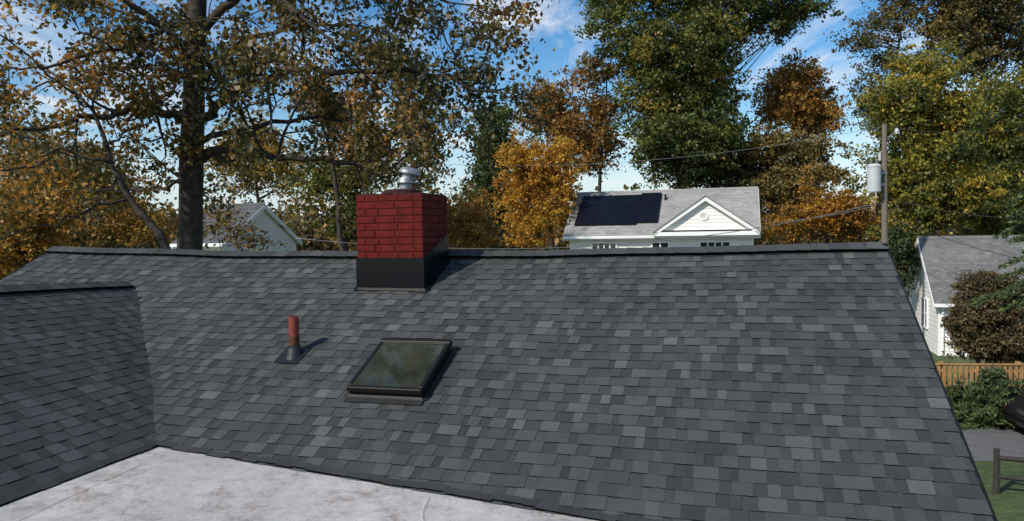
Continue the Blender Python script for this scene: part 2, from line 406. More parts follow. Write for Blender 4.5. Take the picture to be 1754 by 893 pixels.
# chimney
chs0, chs1, cht0, cht1 = 6.16, 6.77, -3.44, -2.76
zt, zb0 = .375, -.6
mb = MB(); ins = .006
mb.box(W, chs0+ins, chs1-ins, cht0+ins, cht1-ins, zb0, zt-.006)
chimney = mb.build('chimney', M['mortar'], house); chimney['label'] = 'square chimney of brick painted dark red with a black metal base'
mb = MB(); rn = random.Random(9); rh = .0675; row = 0; z = zt
JT = .0075
while z > -.5:
    za = z-rh+JT
    own = row % 2
    def rowsplit(a, b_, off):
        out = []; x = a-off; L = .2
        while x < b_:
            xa, xb = max(x, a), min(x+L-JT, b_)
            if xb-xa > .03: out.append((xa, xb))
            x += L
        return out
    jit = lambda: rn.uniform(-.0012, .0018)
    D = .09
    off = 0 if own else .1
    for (a, b_) in rowsplit(cht0 if own else cht0+D+JT, cht1 if own else cht1-D-JT, off*.6):
        o1 = jit(); mb.box(W, chs0-o1, chs0+D, a, b_, za+rn.uniform(-.0018, .0018), z+rn.uniform(-.001, .001))
        o1 = jit(); mb.box(W, chs1-D, chs1+o1, a, b_, za, z)
    for (a, b_) in rowsplit(chs0+D+JT if own else chs0, chs1-D-JT if own else chs1, .1-off*.6):
        o1 = jit(); mb.box(W, a, b_, cht1-D, cht1+o1, za+rn.uniform(-.0018, .0018), z)
        o1 = jit(); mb.box(W, a, b_, cht0-o1, cht0+D, za, z)
    z -= rh; row += 1
sub(mb, 'brickwork', M['brick'], chimney, bevel=.006)
mb = MB()
zf = zt-rh*8.7
pr = .008
mb.box(W, chs0-pr, chs0-.004, cht0-pr+.004, cht1+pr-.004, zm(chs0, cht1)-.04, zf)
n = 9
for i in range(n):
    sa, sb = chs0-pr+(chs1-chs0+pr)*i/n, chs0-pr+(chs1-chs0+pr)*(i+1)/n
    top = zf+.24*i/n
    mb.box(W, sa, sb-.001, cht1+.002, cht1+pr+.001*(i % 2), zm(sa, cht1)-.03, top)
    mb.box(W, sa, sb-.001, cht0-pr-.001*(i % 2), cht0-.002, zm(sa, cht0)-.03, top)
c0, c1 = SR-chs0, SR-chs1
mb.box(mainf, cht1, cht1+.06, c1-.03, c0+.02, .011, .016)
mb.box(mainf, cht0-.03, cht0, c1-.03, c0+.02, .011, .016)
mb.box(mainf, cht0-.01, cht1+.04, c0, c0+.045, .012, .018)
mb.box(mainf, cht1-.05, cht1+.05, c0+.03, c0+.06, .0125, .017)
sub(mb, 'flashing', M['black'], chimney)
Mch = Matrix.Translation(Vector(W(6.465, -3.1, 0)))
mb = MB(); mb.box(W, chs0+.012, chs1-.012, cht0+.012, cht1-.012, zt-.004, zt+.012)
mb.lathe([(.3, .386), (.19, .402), (.185, .42), (.15, .436), (0, .44)], Mch, 28)
sub(mb, 'crown', M['crown'], chimney, smooth=False)
Mv = Mch @ Matrix.Translation((.03, 0, .42)) @ Matrix.Rotation(R(3), 4, 'Y')
mb = MB()
mb.lathe([(.06, -.02), (.06, .12)], Mv, 24)
mb.lathe([(.06, .1), (.085, .075), (.088, .082), (.068, .13)], Mv, 24)
Mv2 = Mv @ Matrix.Rotation(R(10), 4, 'Y')
mb.lathe([(.066, .12), (.066, .175), (.1, .165), (.105, .175), (.1, .2), (.08, .222), (.04, .235), (0, .238)], Mv2, 24)
sub(mb, 'vent_cap', M['galv'], chimney, smooth=False)

# skylight
u0, u1 = -2.71, -2.12; c0, c1 = SR-5.26, SR-4.68
mb = MB()
mb.box(mainf, u0+.012, u1-.012, c0+.012, c1-.012, 0, .075)
sky = mb.build('skylight', M['bronze'], house); sky['label'] = 'raised fixed skylight in dark bronze metal frame'
mb = MB(); fw = .032
for (a, b_, c, d) in ((u0, u1, c1-fw, c1), (u0, u1, c0, c0+fw), (u0, u0+fw, c0+fw, c1-fw), (u1-fw, u1, c0+fw, c1-fw)):
    mb.box(mainf, a, b_, c, d, .06, .1)
mb.box(mainf, u0-.006, u1+.006, c0-.012, c0+.03, .06, .11)
sub(mb, 'frame', M['bronze'], sky, bevel=.004)
mb = MB(); mb.box(mainf, u0+fw-.004, u1-fw+.004, c0+fw-.004, c1-fw+.004, .08, .094); sub(mb, 'glass', M['glass'], sky)
mb = MB()
mb.box(mainf, u0-.01, u1+.01, c1-.01, c1+.055, .013, .018)
mb.face([mainf(u0, c1-.002, .035), mainf(u1, c1-.002, .035), mainf(u1+.008, c1+.01, .0195), mainf(u0-.008, c1+.01, .0195)])
mb.box(mainf, u0-.03, u0, c0-.05, c1, .012, .017); mb.box(mainf, u1, u1+.03, c0-.05, c1, .012, .017)
mb.box(mainf, u0-.03, u1+.03, c0-.05, c0, .013, .018)
sub(mb, 'flashing', M['apron'], sky)
# vent pipe
pu, ps = -3.465, 5.14; pz = zm(ps, pu)
Mp = Matrix.Translation(Vector(W(ps, pu, pz)))
mb = MB(); mb.lathe([(0, .315), (.032, .315), (.032, .32), (.04, .32), (.041, .17), (.04, .1)], Mp, 20)
pipe = mb.build('vent_pipe', M['pipe'], house, smooth=False)
mb = MB(); mb.lathe([(.0415, .165), (.044, .15), (.043, .1), (.042, .06)], Mp, 20); sub(mb, 'rust_band', M['rust'], pipe)
mb = MB(); mb.lathe([(.042, .085), (.05, .08), (.052, .065), (.06, .055), (.074, .01), (.084, -.02), (.084, -.05)], Mp, 24)
cc = SR-ps
mb.box(mainf, pu-.12, pu+.1, cc-.09, cc+.115, .011, .016)
sub(mb, 'boot', M['rubber'], pipe)

# ================================================================ neighbouring houses
def build_house(name, label, s0, s1, t0, t1, ze, slope, wallm, shm, oh=.3, seed=1, base=GZ):
    sm = (s0+s1)/2; za = ze+slope*(sm-s0)
    root = empty(name, W(sm, (t0+t1)/2, base), label, 'house')
    def ff(u, c, h): return W(sm-c, u, za-slope*c+h)
    def fb(u, c, h): return W(sm+c, u, za-slope*c+h)
    rn = random.Random(seed); mb = MB(); cm = sm-s0; dc = .14/math.hypot(1, slope)
    for f in (ff, fb):
        c = cm
        while c > 0:
            u = t0
            while u < t1:
                w = min(rn.uniform(.15, .35), t1-u); ct = max(0, c-dc)
                mb.face([f(u, c, .018), f(u+w, c, .018), f(u+w, ct, .008), f(u, ct, .008)], rn.gauss(.5, .14))
                mb.face([f(u, c, -.01), f(u+w, c, -.01), f(u+w, c, .018), f(u, c, .018)], .1)
                u += w
            c -= dc
    mb.box(lambda a, b_, c: ff(a, b_, c), t0, t1, -.03, .09, .02, .05)
    roof = mb.build('roof', shm, root)
    mb = MB()
    for f in (ff, fb):
        mb.box(f, t0+.004, t1-.004, 0, cm-.004, -.12, -.012)
        mb.box(f, t0-.02, t0+.003, 0, cm, -.2, .0); mb.box(f, t1-.003, t1+.02, 0, cm, -.2, .0)
    for sA, sg in ((s0, -1), (s1, 1)):
        mb.box(W, min(sA, sA+sg*.1), max(sA, sA+sg*.1), t0, t1, ze-.14, ze-.02)
    mb.box(W, s0+.002, s0+oh, t0+.02, t1-.02, ze-.2, ze-.16)
    mb.build('fascia', M['trim'], root)
    mb = MB(); g = gable_fun(sm, ze-.1, za-.15, slope)
    w0, w1, v0, v1 = s0+oh, s1-oh, t0+oh, t1-oh
    siding(mb, lambda u, o, z: W(w0-o, u, z), v0, v1, base, ze-.16, None, .18)
    siding(mb, lambda u, o, z: W(w1+o, u, z), v0, v1, base, ze-.16, None, .18)
    siding(mb, lambda u, o, z: W(u, v0-o, z), w0, w1, base, za-.16, g, .18)
    siding(mb, lambda u, o, z: W(u, v1+o, z), w0, w1, base, za-.16, g, .18)
    mb.build('wall', wallm, root)
    for (a, b_) in ((w0, v0), (w0, v1), (w1, v0), (w1, v1)):
        mb = MB(); mb.box(W, a-.03, a+.03, b_-.03, b_+.03, base, ze-.18); mb.build('corner_trim', M['trim'], root)
    return root, ff, dict(w0=w0, w1=w1, v0=v0, v1=v1, za=za, sm=sm)
def window(root, pf, u0, u1, z0, z1, mull=2):
    mb = MB(); w = .07
    for (a, b_, c, d) in ((u0-w, u0, z0-w, z1+w), (u1, u1+w, z0-w, z1+w), (u0, u1, z1, z1+w), (u0, u1, z0-w, z0)):
        mb.box(lambda x, y, z: pf(x, y, z), a, b_, .0, .06, c, d)
    for k in range(1, mull):
        x = u0+(u1-u0)*k/mull; mb.box(pf, x-.03, x+.03, .01, .055, z0, z1)
    zmid = (z0+z1)/2; mb.box(pf, u0, u1, .012, .05, zmid-.025, zmid+.025)
    f = mb.build('window', M['trim'], root)
    mb = MB(); mb.box(pf, u0, u1, .024, .03, z0, z1); sub(mb, 'pane', M['pane'], f)

root, ff, d = build_house('house', 'white house beyond the ridge with solar panels and a front gable', 33.8, 40.28, -7.91, .95, -.19, .67, M['whitewall'], M['shingle_far'], .3, 21)
front = lambda u, o, z: W(d['w0']-.022-o, u, z)
for (a, b_) in ((-6.55, -5.45), (-3.75, -3.05), (-1.6, -.35)): window(root, front, a, b_, -1.9, -.56, 4 if b_-a > 1 else 2)
for k in range(4):
    for j in range(2):
        sh = .12 if k == 3 else 0
        ua = -7.5+k*.985; cb = d['sm']-34.43-sh-j*1.083
        mb = MB(); mb.box(ff, ua, ua+.97, cb-1.07, cb, .09, .13)
        p = mb.build('solar_panel', M['solar'], root)
        mb = MB()
        for (x0, x1, y0, y1) in ((ua-.005, ua+.015, cb-1.075, cb), (ua+.955, ua+.975, cb-1.075, cb), (ua+.015, ua+.955, cb-.02, cb+.003), (ua+.015, ua+.955, cb-1.075, cb-1.055)):
            mb.box(ff, x0, x1, y0, y1, .088, .133)
        sub(mb, 'panel_frame', M['black'], p)
mb = MB(); mb.tube([ff(-3.35, .75, 0), Vector(ff(-3.35, .75, 0))+Vector((0, 0, .3))], .05, 10); mb.build('vent_pipe', M['black'], root)
gm, hw, gz0, gza = -1.36, 2.17, -.04, 1.44; gsl = (gza-gz0)/hw
mb = MB(); gs = 33.62
gf = gable_fun(gm, gz0, gza, gsl)
siding(mb, lambda u, o, z: W(gs+.12-o, u, z), gm-hw, gm+hw, gz0+.05, gza-.05, gf, .16)
mb.build('gable_wall', M['whitewall'], root)
mb = MB()
for sg in (-1, 1):
    A0, A1 = (gm, gza+.1), (gm+sg*(hw+.12), gz0-.02)
    q = [(A0[0], A0[1]-.02), (A1[0], A1[1]-.02), (A1[0], A1[1]-.2), (A0[0], A0[1]-.24)]
    for s_ in (gs-.12, gs+.05): mb.face([W(s_, t_, z_) for (t_, z_) in q])
    mb.face([W(gs-.12, *q[2]), W(gs-.12, *q[3]), W(gs+.1, *q[3]), W(gs+.1, *q[2])])
    mb.face([W(gs-.12, *q[0]), W(gs-.12, *q[1]), W(gs+.1, *q[1]), W(gs+.1, *q[0])])
mb.box(W, gs-.12, gs+.15, gm-hw-.12, gm+hw+.12, gz0-.2, gz0-.02)
mb.build('gable_trim', M['trim'], root)
mb = MB(); sb = 33.8+(gza+.09+.19)/.67
for sg in (-1, 1):
    aF = Vector(W(gs-.16, gm, gza+.11)); aB = Vector(W(sb+.1, gm, gza+.11))
    eF = Vector(W(gs-.16, gm+sg*(hw+.16), gz0-.02)); eB = Vector(W(33.9, gm+sg*(hw+.16), gz0-.02))
    n = 10
    for i in range(n):
        mb.face([aF.lerp(eF, i/n), aF.lerp(eF, (i+1)/n), aB.lerp(eB, (i+1)/n), aB.lerp(eB, i/n)], random.uniform(.3, .7))
    mb.face([aF, eF, eF-Vector((0, 0, .05)), aF-Vector((0, 0, .05))], .2)
mb.build('gable_roof', M['shingle_far'], root)
Mr = Matrix.Translation(Vector(W(gs+.09, gm-.08, .62))) @ Matrix.Rotation(R(-17.2), 4, 'Z') @ Matrix.Rotation(R(90), 4, 'X')
mb = MB(); mb.lathe([(0, 0), (.14, 0), (.14, .03), (.19, .03), (.19, -.03)], Mr, 24)
for k in range(-2, 3):
    w = math.sqrt(max(0, .135**2-(k*.05)**2))
    mb.face([Mr @ Vector((-w, k*.05, .01)), Mr @ Vector((w, k*.05, .01)), Mr @ Vector((w, k*.05+.025, .025)), Mr @ Vector((-w, k*.05+.025, .025))])
mb.build('gable_vent', M['trim'], root)
root, ff, d = build_house('house', 'white sided house with dark grey gable roof seen behind the big oak trunk', 23.4, 28.6, -21.2, -18.75, 1.36-.6*2.6, .6, M['whitewall'], M['shingle_dark'], .2, 22)
side = lambda u, o, z: W(u, d['v1']+.022+o, z)
window(root, side, 25.3, 26.2, -2.2, -1.1)
root, ff, d = build_house('garage', 'small white garage with steep grey roof at the right beyond the fence', 31.5, 37.0, 7.2, 12.3, -2.95, .9, M['whitewall'], M['shingle_mid'], .22, 23)
root['category'] = 'garage'
gl = lambda u, o, z: W(u, d['v0']-.022-o, z)
window(root, gl, 33.3, 34.1, -4.1, -3.0)
mb = MB(); mb.tube([W(31.6, 7.55, -3.1), W(31.66, 7.55, -3.3), W(31.66, 7.55, -4.9)], .045, 8); mb.build('downspout', M['trim'], root)

# ================================================================ ground, drive, fences
def flat_sheet(name, pts, m, label=None):
    mb = MB(); mb.face(pts); o = mb.build(name, m); o['kind'] = 'structure'; return o
mb = MB()
for i in range(40):
    for j in range(40):
        x0, y0 = -400+20*i, -100+20*j
        mb.face([(x0, y0, GZ), (x0+20, y0, GZ), (x0+20, y0+20, GZ), (x0, y0+20, GZ)])
tag(mb.build('ground', M['ground']), kind='structure')
flat_sheet('driveway', [(6, 15.5, GZ+.004), (40, 14.1, GZ+.004), (40, 17.0, GZ+.004), (6, 18.0, GZ+.004)], M['asphalt'])
fr = empty('fence', (13.5, 21.5, GZ), 'golden brown wooden picket fence in front of the white garage', 'fence')
mb = MB(); rn = random.Random(3)
def fenp(a, b_, c): return (a, 21.6-.12*(a-10)+b_, c)
x = 10.5
while x < 19:
    h = .92+rn.uniform(-.015, .015); mb.box(fenp, x, x+.09, 0, .02, GZ+.04, GZ+h, rn.random()); x += .15
mb.box(fenp, 10.5, 19, .021, .06, GZ+.15, GZ+.23); mb.box(fenp, 10.5, 19, .021, .06, GZ+.72, GZ+.8)
mb.box(fenp, 10.5, 19, -.03, .06, GZ+.94, GZ+.98)
mb.build('picket_panel', M['fencewood'], fr)
for x in (10.5, 12.6, 14.7, 16.8, 18.9):
    mb = MB(); mb.box(fenp, x-.05, x+.05, .061, .16, GZ, GZ+1.03); mb.build('post', M['fencewood'], fr)
fr = empty('fence', tuple(px(1712, 838, 13.6)[:2])+(GZ,), 'dark split rail fence on the grass at the bottom right', 'fence')
p0 = Vector((8.98, 13.45, GZ)); dr = Vector((.93, -.36, 0))
def irr(p, q, r, n=6):
    out = []
    for i in range(n+1):
        a = Vector(p).lerp(Vector(q), i/n); out.append(a+Vector((rn.uniform(-.01, .01), rn.uniform(-.01, .01), rn.uniform(-.012, .012))))
    return out
for k in range(4):
    b_ = p0+dr*2.0*k; mb = MB(); mb.tube(irr(b_, b_+Vector((0, 0, .84)), .07, 3), [.06, .058, .056, .05], 7); mb.build('post', M['darkwood'], fr)
    if k < 3:
        for zz in (.3, .66):
            mb = MB(); mb.tube(irr(b_+Vector((0, 0, zz+.02)), b_+dr*2.0+Vector((0, 0, zz)), .05), [.04, .05, .056, .052, .056, .05, .04], 6); mb.build('rail', M['darkwood'], fr)

# parked car on the drive
cb_ = px(1738, 735, 17.0); cw = Vector((cb_.x, 17.0, GZ+.004))
def cf(x, y, z): return cw+Vector((.985*x+.17*y, -.17*x+.985*y, z))
car = empty('parked_car', tuple(cf(2.2, 0, 0)), 'black car parked on the driveway at the right edge of the picture', 'car')
def ring(x, zb, zs, hw_, n=None):
    return [cf(x, -hw_*.9, zb), cf(x, -hw_, zb+.12), cf(x, -hw_, zs-.18), cf(x, -hw_*.93, zs), cf(x, hw_*.93, zs), cf(x, hw_, zs-.18), cf(x, hw_, zb+.12), cf(x, hw_*.9, zb)]
mb = MB(); mb.loft([ring(0, .38, .62, .62), ring(.06, .3, .76, .74), ring(.4, .24, .86, .84), ring(1.1, .22, .92, .87), ring(2.2, .22, .95, .88), ring(3.4, .22, .96, .87), ring(4.1, .26, .96, .83), ring(4.36, .36, .88, .72), ring(4.4, .42, .78, .66)])
body = mb.build('body', M['carpaint'], car, smooth=False, bevel=.03)
def ring2(x, zt_, hw_, zb=.9): return [cf(x, -.8, zb), cf(x, -hw_, zt_-.06), cf(x, -hw_+.08, zt_), cf(x, hw_-.08, zt_), cf(x, hw_, zt_-.06), cf(x, .8, zb)]
mb = MB(); mb.loft([ring2(1.0, .97, .78), ring2(1.75, 1.4, .64), ring2(2.4, 1.47, .62), ring2(3.2, 1.42, .62), ring2(4.0, 1.0, .74)]); mb.build('roof', M['carpaint'], car)
for sg in (-1, 1):
    for (xa, xb, xc, xd) in ((1.4, 2.35, 2.3, 1.85), (2.43, 3.6, 3.15, 2.4)):
        mb = MB(); yb, yt = sg*.795, sg*.665
        mb.face([cf(xa, yb, .98), cf(xb, yb, .98), cf(xc, yt, 1.36), cf(xd, yt, 1.36)]); mb.build('side_window', M['pane'], car)
    for x in (.85, 3.5):
        c_ = Matrix.Translation(cf(x, sg*.8, .32)) @ Matrix.Rotation(R(-9.8), 4, 'Z') @ Matrix.Rotation(R(90), 4, 'X')
        mb = MB(); mb.lathe([(.19, -.1), (.3, -.11), (.325, -.07), (.325, .07), (.3, .11), (.19, .1)], c_, 22); wh = mb.build('wheel', M['tyre'], car)
        mb = MB(); mb.lathe([(0, -.08), (.19, -.1), (.2, -.07)], c_, 10); mb.lathe([(0, .08), (.19, .1), (.2, .07)], c_, 10); sub(mb, 'rim', M['rimmetal'], wh)
    mb = MB(); mb.box(cf, -.005, .09, min(sg*.45, sg*.68), max(sg*.45, sg*.68), .6, .7); mb.build('tail_light', M['lamp'], car)
mb = MB(); mb.face([cf(1.05, -.68, 1.0), cf(1.05, .68, 1.0), cf(1.68, .56, 1.385), cf(1.68, -.56, 1.385)]); mb.build('windscreen', M['pane'], car)

# ================================================================ utility pole and wires
PY = 28.
ptop = px(1515, 213, PY); pb = Vector((ptop.x+.05, PY, GZ))
pole = empty('utility_pole', tuple(pb), 'wooden utility pole with grey transformer rising behind the right end of the ridge', 'utility pole')
mb = MB(); mb.tube([pb, pb.lerp(ptop, .5), ptop], [.14, .115, .09], 12); mb.build('pole', M['polewood'], pole)
tc_ = px(1497, 330, PY-.15)
Mt = Matrix.Translation(tc_)
mb = MB(); mb.lathe([(0, 0), (.22, 0), (.24, .04), (.24, .95), (.255, .96), (.255, 1.0), (.18, 1.08), (0, 1.1)], Mt, 22)
tr = mb.build('transformer', M['transformer'], pole, smooth=False)
for dx in (-.12, .1):
    mb = MB(); Mb = Mt @ Matrix.Translation((dx, 0, 1.03)); mb.lathe([(.03, 0), (.06, .05), (.03, .08), (.06, .12), (.03, .15), (.05, .19), (.02, .24), (0, .25)], Mb, 12); sub(mb, 'bushing', M['galv'], tr)
for dz in (.25, .7):
    mb = MB()
    mb.box(lambda a, b_, c: (a, b_, c), tc_.x+.2, ptop.x, PY-.1, PY-.02, tc_.z+dz, tc_.z+dz+.1)
    mb.build('bracket', M['galv'], pole)
arm = px(1517, 240, PY); arm2 = px(1534, 226, PY)
mb = MB(); mb.tube([arm, arm.lerp(arm2, .6), arm2], .03, 8); mb.build('arm', M['galv'], pole)
mb = MB(); mb.lathe([(0, -.12), (.07, -.1), (.09, 0), (.05, .1), (0, .14)], Matrix.Translation(arm2+Vector((.05, 0, .02))), 12); mb.build('cutout_fuse', M['transformer'], pole)
mb = MB(); i0 = px(1507, 262, PY); mb.tube([i0, i0+Vector((0, 0, -.3))], .05, 8); mb.tube([i0, px(1516, 256, PY)], .015, 6); mb.build('insulator', M['transformer'], pole)
def wire(p, q, sag, r, m, label, n=28):
    p, q = Vector(p), Vector(q); pts = []
    for i in range(n+1):
        a = i/n; v = p.lerp(q, a); v.z -= sag*4*a*(1-a); pts.append(v)
    mb = MB(); mb.tube(pts, r, 5); return tag(mb.build('power_line', m, None, smooth=True), label, 'power line')
wire(px(1515, 345, PY), px(505, 408, 24), .95, .014, M['wirelight'], 'pale service wire sagging from the pole across the front of the solar house')
wire(px(1514, 350, PY), px(1310, 382, 33.5), .12, .01, M['wirelight'], 'short service wire running down to the right corner of the solar house')
wire(px(1515, 216, PY), px(560, 262, 34), 1.0, .007, M['wirelight'], 'high thin power line crossing the sky in front of the centre trees')
wire(px(1515, 216, PY), px(1900, 196, 22), .4, .01, M['wire'], 'topmost power line leaving the pole to the right over the yellow tree')
wire(px(1518, 338, PY), px(1900, 372, 22), .35, .012, M['wire'], 'lower cable leaving the pole to the right in front of the yellow tree')
wire(px(1518, 370, PY), px(1900, 470, 22), .3, .012, M['wire'], 'lowest cable leaving the pole and dropping past the garage roof')

# ================================================================ trees
NLEAF = 0
def gtree(name, label, Y, tx, lobes, leafm, ncl, nlf, size, rc, tr=.22, bark='bark', cat='tree', vb=.5, depth=1., seed=0, base_z=GZ, limb=1., aspect=.62):
    global NLEAF
    nlf = nlf*1.3; size = size*.87
    r = np.random.default_rng(seed+100)
    b = px(tx, 420, Y); base = Vector((b.x, b.y, base_z))
    root = empty(name, tuple(base), label, cat)
    L = []
    for (x, y, rx, ry) in lobes:
        c = px(x, y, Y); k = Y/F; L.append((np.array(c)+np.array((0, r.uniform(-.3, .3)*rx*k, 0)), np.array((rx*k, rx*k*depth, ry*k))))
    w = np.array([l[1].prod() for l in L])**.7; w /= w.sum()
    topi = max(range(len(L)), key=lambda i: L[i][0][2]); top = Vector(L[topi][0])
    mbt = MB(); pts = []; n = 9
    for i in range(n+1):
        a = i/n; p = base.lerp(Vector((base.x, base.y, top.z)), a); k = a**2
        p.x += (top.x-base.x)*k+r.normal()*.14*a; p.y += (top.y-base.y)*k+r.normal()*.12*a; pts.append(p)
    mbt.tube(pts, [tr*(1.25 if i == 0 else 1-.85*i/n) for i in range(n+1)], 8)
    P = []; V = []
    for k in range(ncl):
        c0, rad = L[r.choice(len(L), p=w)]
        d_ = r.normal(size=3); d_ /= np.linalg.norm(d_); c = c0+d_*rad*(r.random()**.42)
        h = math.hypot(c[0]-base.x, c[1]-base.y)
        za = max(base.z+.3*(top.z-base.z), min(c[2]-h*.6*r.uniform(.6, 1.2), top.z-.3)); a = (za-base.z)/(top.z-base.z); a = min(max(a, .12), .97)
        i = min(int(a*n), n-1); st = pts[i].lerp(pts[i+1], a*n-i); e = Vector(c)
        if limb:
            m1 = st.lerp(e, .4)+Vector(r.normal(size=3)*.12*h*.6); m2 = st.lerp(e, .75)+Vector(r.normal(size=3)*.1*h*.6)
            rr = tr*.2*limb*(1-.6*a); mbt.tube([st, m1, m2, e], [rr, rr*.7, rr*.45, rr*.15], 5, False)
        cv = r.normal()*.15; nsp = 7; mlt = int(nlf*r.uniform(.5, 1.5)/nsp)
        for s_ in range(nsp):
            cs = c+r.normal(size=3)*rc*np.array((1, 1, .85)); k2 = rc*r.uniform(.22, .6)
            P.append(cs+r.normal(size=(mlt, 3))*np.array((k2, k2, k2*.65)))
            V.append(vb+cv+r.normal()*.1+r.normal(size=mlt)*.12)
    mbt.build('trunk', M[bark], root, smooth=True)
    P = np.concatenate(P); NLEAF += len(P)
    leaves_mesh('crown', P, size, np.concatenate(V), M[leafm], root, aspect)
    return root

def grow(mb, tips, p, d, L, r, depth, rn, up=.04, nch=4, wob=.28):
    nseg = 4; pts = [Vector(p)]; ds = []
    for i in range(nseg):
        d = (d+Vector((rn.gauss(0, wob), rn.gauss(0, wob), rn.gauss(0, wob)+up))).normalized(); pts.append(pts[-1]+d*L/nseg); ds.append(d.copy())
    mb.tube(pts, [r*(1-.16*i) for i in range(nseg+1)], 5 if r > .02 else 4, False)
    if depth == 0:
        tips += [(pts[k], k) for k in range(1, nseg+1)]; return
    for k in range(nch):
        a = rn.uniform(.25, 1.); i = min(int(a*nseg), nseg-1); q = pts[i].lerp(pts[i+1], a*nseg-i)
        s_ = Vector((rn.gauss(0, 1), rn.gauss(0, 1), rn.gauss(0, .8))); s_ = (s_-ds[i]*s_.dot(ds[i])).normalized()
        ang = R(rn.uniform(25, 65)); nd = ds[i]*math.cos(ang)+s_*math.sin(ang)
        grow(mb, tips, q, nd, L*rn.uniform(.5, .75), r*.5, depth-1, rn, up, nch, wob)
def limb_tree(name, label, trunk, tradii, limbs, leafm, bark, per_m, subL, nl, size, spread, seed, vfun, nch=4):
    rn = random.Random(seed); r = np.random.default_rng(seed)
    tp = [px(*q) for q in trunk]; base = Vector((tp[0].x, tp[0].y, GZ))
    root = empty(name, tuple(base), label, 'tree')
    mb = MB(); mb.tube([base, base+Vector((0, 0, .5))]+tp, [tradii[0]*1.5, tradii[0]*1.1]+tradii, 14); mb.build('trunk', M[bark], root, smooth=True)
    tips = []
    for (pts, r0, r1) in limbs:
        mb = MB(); w = [px(*q) for q in pts]
        fine = []
        for i in range(len(w)-1):
            for k in range(4):
                a = k/4; p0_ = w[max(i-1, 0)]; p1_ = w[i]; p2_ = w[i+1]; p3_ = w[min(i+2, len(w)-1)]
                q = .5*((2*p1_)+(p2_-p0_)*a+(2*p0_-5*p1_+4*p2_-p3_)*a*a+(3*p1_-p0_-3*p2_+p3_)*a**3)
                if i or k: q = q+Vector((rn.gauss(0, .03), rn.gauss(0, .05), rn.gauss(0, .03)))
                fine.append(q)
        fine.append(w[-1]); N = len(fine)
        mb.tube(fine, [r0+(r1-r0)*(i/(N-1))**.8 for i in range(N)], 9)
        ln = sum((fine[i+1]-fine[i]).length for i in range(N-1))
        for k in range(int(ln*per_m)):
            a = rn.uniform(.12, 1); i = min(int(a*(N-1)), N-2); q = fine[i].lerp(fine[i+1], a*(N-1)-i)
            dd = (fine[i+1]-fine[i]).normalized()
            s_ = Vector((rn.gauss(0, 1), rn.gauss(0, 1), rn.gauss(.25, .9))); s_ = (s_-dd*s_.dot(dd)).normalized()
            ang = R(rn.uniform(30, 80)); nd = dd*math.cos(ang)+s_*math.sin(ang)
            rr = (r0+(r1-r0)*a)
            grow(mb, tips, q, nd, subL*rn.uniform(.6, 1.2), min(.05, rr*.5), 2, rn, .05, nch)
        grow(mb, tips, fine[-1], (fine[-1]-fine[-2]).normalized(), subL, r1, 2, rn, .05, nch+1)
        mb.build('branch', M[bark], root, smooth=True)
    P = []; V = []
    for (q, k) in tips:
        c = np.array(q); dn = math.sin(c[0]*2.9+1.3)+math.sin(c[2]*3.3+c[1]*1.7)+math.sin(c[1]*2.3-c[0]*1.1)
        m_ = rn.randint(max(0, nl-2), nl+1)+(2 if dn > .7 else (-2 if dn < -.5 else 0))
        if m_ <= 0: continue
        P.append(c+r.normal(size=(m_, 3))*spread); V.append(vfun(c)+r.normal(size=m_)*.2)
    P = np.concatenate(P); V = np.concatenate(V)
    leaves_mesh('crown', P, size, V, M[leafm], root, .62, .25)
    return len(P)
Y0 = 14.
trunk = [(325, 430, Y0), (327, 350, Y0), (328, 260, Y0), (332, 180, Y0), (333, 90, Y0), (338, 0, Y0), (348, -160, Y0), (340, -380, Y0), (360, -620, Y0), (350, -860, Y0)]
rads = [.235, .22, .225, .2, .19, .17, .15, .12, .08, .03]
